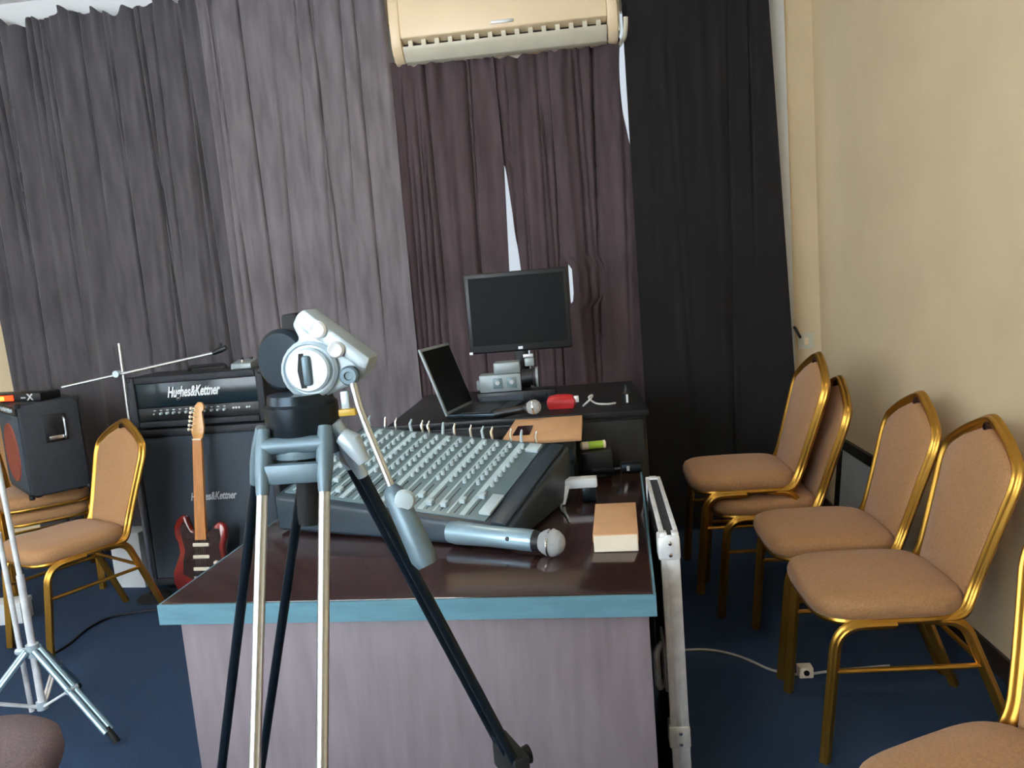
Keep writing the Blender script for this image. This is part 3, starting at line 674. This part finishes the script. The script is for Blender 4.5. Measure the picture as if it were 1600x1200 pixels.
mc = b1 - bo_
MB().tube([mc + Vector((-.01, 0, -.002)), mc + Vector((.03, 0, .012)), mc + Vector((.06, 0, .022))], [.011, .016, .012], 10).build('microphone_clip', M_blk, bs)
MB().tube([mc + Vector((.02, 0, .0)), mc + Vector((.035, 0, .045))], [.010, .007], 8).build('clip_jaw', M_blk, bs)

# ------------------------------------------------------------------ cymbal stand at the left edge
cs = thing('cymbal_stand', 'chrome cymbal stand with double braced legs at the left edge', 'cymbal stand', (-1.995, 2.42, 0))
MB().cyl((0, 0, .10), (0, 0, .60), .0125).build('main_tube', M_alu_white, cs)
MB().cyl((0, 0, .58), (-.01, -.01, 1.25), .009).build('upper_tube', M_alu_white, cs)
MB().cyl((-.06, .02, .08), (-.07, .02, .75), .009).build('pull_rod', M_alu_white, cs)
MB().tube([(0, 0, .30), (0, 0, .345)], .021, 16).build('collar', M_head, cs)
MB().tube([(-.075, .02, .31), (.02, 0, .315)], .013, 10).build('collar_arm', M_head, cs)
MB().tube([(0, 0, .10), (0, 0, .13)], .019, 16).build('lower_collar', M_head, cs)
for k in range(3):
    az = R(-14 + 120 * k); rd = Vector((math.cos(az), math.sin(az), 0)); sd = Vector((-math.sin(az), math.cos(az), 0))
    A = rd * .02 + Vector((0, 0, .325)); B = rd * .325 + Vector((0, 0, .018))
    for s in (1, -1):
        MB().tube([A + sd * s * .011, A.lerp(B, .9) + sd * s * .011], .0105, 10).build('leg', M_mic, cs)
    j = A.lerp(B, .44)
    MB().tube([j + sd * .02, j - sd * .02], .011, 10).build('leg_joint', M_head, cs)
    for s in (1, -1):
        MB().tube([j + sd * s * .006, rd * .018 + Vector((0, 0, .115)) + sd * s * .006], .005, 8).build('brace', M_alu_white, cs)
    MB().tube([A.lerp(B, .87), A.lerp(B, .98), B + Vector((0, 0, -.006))], [.012, .011, .012], 12).build('rubber_foot', M_rubber, cs)

# ------------------------------------------------------------------ stool in the bottom left corner
st = thing('stool', 'round padded grey brown stool in the bottom left corner', 'stool', (-1.44, 1.49, 0))
MB().lathe([(.16, .44), (.185, .445), (.195, .47), (.192, .50), (.17, .518), (.10, .525), (.02, .526)], (0, 0, 0), (0, 0, 1), 40).build('seat', M_stool, st, ang=70)
MB().lathe([(.02, .40), (.10, .425), (.16, .44)], (0, 0, 0), (0, 0, 1), 24).build('seat_pan', M_blk, st)
MB().cyl((0, 0, .14), (0, 0, .41), .016).build('post', M_chrome, st)
for k in range(3):
    az = R(30 + 120 * k); rd = Vector((math.cos(az), math.sin(az), 0))
    MB().tube(rnd_path([(0, 0, .26), rd * .22 + Vector((0, 0, .01))], .02), .011, 10).build('leg', M_chrome, st)
    MB().tube([rd * .215 + Vector((0, 0, .014)), rd * .24 + Vector((0, 0, .012))], .012, 10).build('foot', M_rubber, st)

# ------------------------------------------------------------------ rear equipment cabinet and what stands on it
ec = thing('equipment_cabinet', 'low black equipment cabinet behind the desk carrying the monitor', 'cabinet', (-.255, 2.90, 0))
MB().box((-.50, 0.01, .0), (.49, .80, .93)).build('carcass', M_blk, ec, bevel=.006)
MB().box((-.51, -.005, .93), (.50, .81, .955)).build('top', M_blk, ec, bevel=.003)
for x0, x1 in ((-.49, -.01), (.0, .48)):
    d_ = MB().box((x0, -.008, .03), (x1, .011, .92)).build('door', M_blk, ec, bevel=.003)
    MB().box(((-.05 if x0 < -.1 else .03), -.016, .50), ((-.03 if x0 < -.1 else .05), -.007, .62)).build('handle', M_dtube, d_, bevel=.003)
# monitor
mo = thing('monitor', 'black flat screen monitor standing on the equipment cabinet', 'monitor', (-.24, 3.42, .955))
mA, mB, mC, mD = atY(722, 425, 3.41), atY(886, 421, 3.41), atY(886, 547, 3.41), atY(727, 552, 3.41)
zz0, zz1, xx0, xx1 = (mC.z + mD.z) / 2 - .955, (mA.z + mB.z) / 2 - .955, mA.x + .24, mB.x + .24
MB().box((xx0, 0, zz0), (xx1, .035, zz1)).build('casing', M_blk, mo, bevel=.008, seg=3)
MB().box((xx0 + .02, -.003, zz0 + .035), (xx1 - .02, .002, zz1 - .02)).build('screen', M_scr, mo, smooth=False)
MB().box(((xx0 + xx1) / 2 - .010, -.004, zz0 + .010), ((xx0 + xx1) / 2 + .010, .001, zz0 + .022)).build('badge', M_silv, mo, smooth=False)
MB().box(((xx0 + xx1) / 2 - .03, .03, .015), ((xx0 + xx1) / 2 + .03, .06, zz0 + .15)).build('stand_neck', M_blk, mo, bevel=.005)
MB().lathe([(.12, 0), (.12, .008), (.10, .016), (.03, .018)], ((xx0 + xx1) / 2, .05, 0), (0, 0, 1), 28).build('stand_base', M_blk, mo)
MB().box((xx0, -.004, zz0 - .001), (xx0 + .015, .002, zz0 + .010)).build('corner_glint', M_silv, mo, smooth=False)
MB().box((xx0 + .24, -.012, zz0 - .030), (xx0 + .285, .01, zz0 - .015)).build('sensor_tag', M_silv, mo, bevel=.002)
# laptop with its lid open, seen nearly edge-on
lp = thing('laptop', 'open dark laptop with raised lid left of the monitor', 'laptop', (-.535, 2.96, .957), R(-13))
MB().box((0.0, 0, 0), (.23, .30, .018)).build('base', M_dtube, lp, bevel=.004)
MB().box((.05, .02, .017), (.17, .28, .020)).build('keyboard', M_blk, lp, smooth=False)
ll = Matrix.Translation((0, 0, .012)) @ Matrix.Rotation(R(-19), 4, 'Y')
MB().box((-.010, 0, 0), (0, .30, .285), ll).build('lid', M_camc, lp, bevel=.003)
MB().box((-.001, .012, .015), (.002, .288, .272), ll).build('screen', M_scr, lp, smooth=False)
# black box below the camcorder, camcorder
bb = thing('black_device_box', 'low black device box under the grey camcorder', 'device', (-.30, 3.285, .955))
MB().box((-.15, -.05, 0), (.19, .05, .055)).build('case', M_blk, bb, bevel=.004)
MB().box((-.13, -.053, .012), (.05, -.049, .040)).build('front_panel', M_mixd, bb, smooth=False)
for k in range(3): MB().lathe([(.009, 0), (.008, .01)], (.09 + k * .03, -.05, .027), (0, -1, 0), 10).build('knob', M_dtube, bb)
cc = thing('camcorder', 'grey camcorder standing below the monitor screen', 'camcorder', (-.31, 3.28, 1.011))
MB().box((-.125, -.045, .0), (.055, .05, .075)).build('body', M_camc, cc, bevel=.006)
MB().box((-.06, -.04, .075), (.055, .045, .125)).build('handle_block', M_camc, cc, bevel=.008)
MB().lathe([(.040, 0), (.040, .012), (.036, .012), (.036, .050), (.042, .052), (.042, .075)], (.055, 0, .050), (1, 0, 0), 24).build('lens', M_blk, cc, ang=30)
MB().lathe([(.043, 0), (.043, .010)], (.118, 0, .050), (1, 0, 0), 24).build('lens_ring', M_camc, cc, ang=30)
MB().box((.075, -.02, .10), (.115, .02, .135)).build('microphone_mount', M_camc, cc, bevel=.004)
for x in (-.045, .015):
    MB().box((x - .02, -.049, .015), (x + .02, -.044, .06)).build('button_plate', M_mixp, cc, bevel=.002)
    MB().lathe([(.011, 0), (.009, .005)], (x, -.049, .04), (0, -1, 0), 14).build('button', M_board, cc)
MB().box((-.14, -.02, .01), (-.124, .02, .05)).build('eyecup', M_camc, cc, bevel=.003)
# red pouch, tangled small gear, second microphone
rp = thing('red_pouch', 'small red pouch lying right of the camcorder', 'pouch', (-.085, 3.06, .955))
MB().loft([[(x * k, y * k, z) for x, y in ((-.055, -.03), (.05, -.035), (.06, 0), (.05, .035), (-.055, .03), (-.06, 0))] for k, z in ((.9, 0), (1, .012), (1.0, .03), (.85, .048), (.4, .054))]).build('bag', M_red, rp, ang=60)
MB().box((.05, -.012, .02), (.07, .012, .045)).build('zip_pull', M_silv, rp, bevel=.002)
wb = MB().tube(rnd_path([(.0, 3.05, .958), (.03, 3.03, .985), (.045, 3.07, 1.0), (.02, 3.10, .985), (.05, 3.06, .962), (.10, 3.04, .960), (.13, 3.06, .960)], .02), .004, 8).build('loose_wire', M_cable, org=(.0, 3.05, .955))
tag(wb, 'loop of pale wire on the equipment cabinet right of the red pouch', 'wire')
bt = thing('small_bottle', 'small dark bottle with pale label at the right end of the cabinet', 'bottle', (.175, 3.04, .955))
MB().lathe([(.018, 0), (.02, .004), (.02, .045), (.010, .055), (.009, .068)], (0, 0, 0), (0, 0, 1), 16).build('body', M_blk, bt, ang=40)
MB().box((-.004, -.0215, .01), (.004, -.019, .042)).build('label_strip', M_silv, bt, smooth=False)
MB().lathe([(.011, .066), (.011, .080)], (0, 0, 0), (0, 0, 1), 12).build('cap', M_dtube, bt)
# black rack box behind the console with a cardboard sheet on it
rb = thing('rack_box', 'black rack box on the desk under the cardboard sheet', 'device', (-.155, 2.66, DT))
MB().box((-.15, -.04, .004), (.12, .14, .150)).build('case', M_blk, rb, bevel=.004)
MB().box((-.14, -.043, .02), (.11, -.039, .13)).build('front_panel', M_mixd, rb, smooth=False)
for k in range(6): MB().lathe([(.008, 0), (.007, .01)], (-.12 + k * .045, -.042, .075), (0, -1, 0), 10).build('knob', M_dtube, rb)
cz_ = DT + .151
kb = thing('cardboard_sheet', 'tan cardboard tray lying on the rack box behind the console', 'cardboard', (-.155, 2.66, cz_))
MB().hexa([(-.14, -.055, 0), (.142, -.055, 0), (.150, .16, .022), (-.10, .16, .022)], [(-.14, -.055, .012), (.142, -.055, .012), (.150, .16, .052), (-.10, .16, .052)]).build('tray', M_card, kb, bevel=.002)
MB().hexa([(-.10, 0, .020), (-.04, 0, .020), (-.03, .08, .033), (-.085, .08, .033)], [(-.10, 0, .026), (-.04, 0, .026), (-.03, .08, .041), (-.085, .08, .041)]).build('printed_patch', M_gdark, kb, smooth=False)
h2_ = atY(834, 636, 2.82)
microphone('microphone', 'pale headed microphone lying at the back of the cardboard tray', h2_, h2_ + Vector((-.15, .02, -.02)), .028, .016, M_mesh, M_blk)
# bits on the right rear of the desk
tb = thing('marker_tube', 'small lime green and white tube at the rear of the desk', 'tube', (.095, 2.56, DT))
bx = thing('small_black_case', 'low black case at the rear of the desk under the green tube', 'case', (.045, 2.72, DT + .001))
MB().box((-.065, -.05, 0), (.045, .06, .092)).build('body', M_blk, bx, bevel=.006)
MB().box((-.03, -.063, .02), (.05, -.059, .035)).build('latch', M_dtube, bx, bevel=.002)
tb.location = (.03, 2.72, DT + .109)
MB().lathe([(.010, -.05), (.015, -.045), (.015, -.022)], (0, 0, 0), (1, .15, 0), 16).build('cap', M_cream, tb)
MB().lathe([(.0145, -.022), (.0145, .032)], (0, 0, 0), (1, .15, 0), 16).build('label_wrap', M_green, tb)
MB().lathe([(.0150, .032), (.0150, .040), (.010, .042)], (0, 0, 0), (1, .15, 0), 16).build('end', M_cream, tb)
ad = thing('power_adapter', 'grey power adapter brick at the rear right of the desk', 'adapter', (.165, 2.74, DT + .001))
MB().box((-.045, -.03, 0), (.03, .03, .032)).build('brick', M_dtube, ad, bevel=.006)
MB().box((-.025, -.033, .008), (-.015, -.029, .026)).build('label', M_silv, ad, smooth=False)
MB().tube(rnd_path([(-.045, 0, .012), (-.09, .01, .006), (-.13, -.06, .006), (-.16, -.10, .006)], .03), .004, 8).build('lead', M_camc, ad)
wa = thing('white_charger', 'white charger with folded bracket on the desk beside the console', 'charger', (-.022, 2.40, DT))
MB().box((-.055, -.02, .045), (.05, .03, .075)).build('top', M_white, wa, bevel=.006)
MB().hexa([(-.075, -.045, .002), (-.055, -.045, .002), (-.055, -.02, .002), (-.075, -.02, .002)], [(-.055, -.02, .06), (-.035, -.02, .06), (-.035, .02, .06), (-.055, .02, .06)]).build('arm', M_white, wa, bevel=.004)
MB().box((.0, -.018, .001), (.045, .02, .046)).build('plug', M_dtube, wa, bevel=.004)
MB().tube(rnd_path([(-.065, -.035, .006), (-.07, -.09, .005), (-.05, -.15, .005), (-.04, -.22, .005)], .03), .0035, 8).build('lead', M_camc, wa)
# small box in front
pb = thing('small_carton', 'tan lidded carton with cream front on the desk corner', 'box', (.066, 2.04, DT), R(-3))
MB().box((-.057, -.12, .001), (.057, .15, .046)).build('tray', M_cream, pb, bevel=.002)
MB().box((-.0585, -.1195, .028), (.0585, .1525, .049)).build('lid', M_card, pb, bevel=.002)
MB().box((-.054, -.1215, .004), (.054, -.1193, .045)).build('front_label', M_cream, pb, smooth=False)

# ------------------------------------------------------------------ floor bits
def floor_cable(name, label, px, m, r=.006):
    pts = [atZ(x, y, 0) for x, y in px]; pts = [Vector((p.x, p.y, r)) for p in pts]
    o = MB().tube(rnd_path(pts, .15, 8), r, 8).build(name, m, org=pts[0]); return tag(o, label, 'cable')
floor_cable('floor_cable', 'off white cable curving across the carpet right of the desk', [(1062, 1018), (1110, 1016), (1160, 1028), (1205, 1050), (1250, 1058), (1300, 1050), (1390, 1042)], M_cable, .005)
floor_cable('floor_cable', 'black cable lying on the blue carpet left of the desk', [(60, 1035), (105, 1012), (135, 985), (165, 968), (200, 960), (262, 952)], M_bcab, .006)
ps = thing('plug_box', 'small white plug box on the carpet under the row of chairs', 'plug', atZ(1258, 1056, 0))
MB().box((-.025, -.02, 0), (.025, .02, .04)).build('case', M_cream, ps, bevel=.004)
MB().lathe([(.010, 0), (.010, .004)], (0, -.02, .022), (0, -1, 0), 12).build('socket', M_blk, ps)
wx = thing('white_carton', 'low white carton on the floor at the left edge before the stack', 'box', (-2.93, 3.42, 0), R(8))
MB().box((-.11, -.04, .001), (.10, .06, .10)).build('tray', M_white, wx, bevel=.003)
MB().box((-.113, -.043, .085), (.103, .063, .108)).build('lid', M_white, wx, bevel=.003)
wy = thing('white_carton', 'taller white carton on the floor behind the left tan chair', 'box', (-2.50, 3.86, 0), R(-6))
MB().box((-.09, -.06, .001), (.09, .06, .30)).build('tray', M_white, wy, bevel=.003)
MB().box((-.093, -.063, .27), (.093, .063, .308)).build('lid', M_white, wy, bevel=.003)
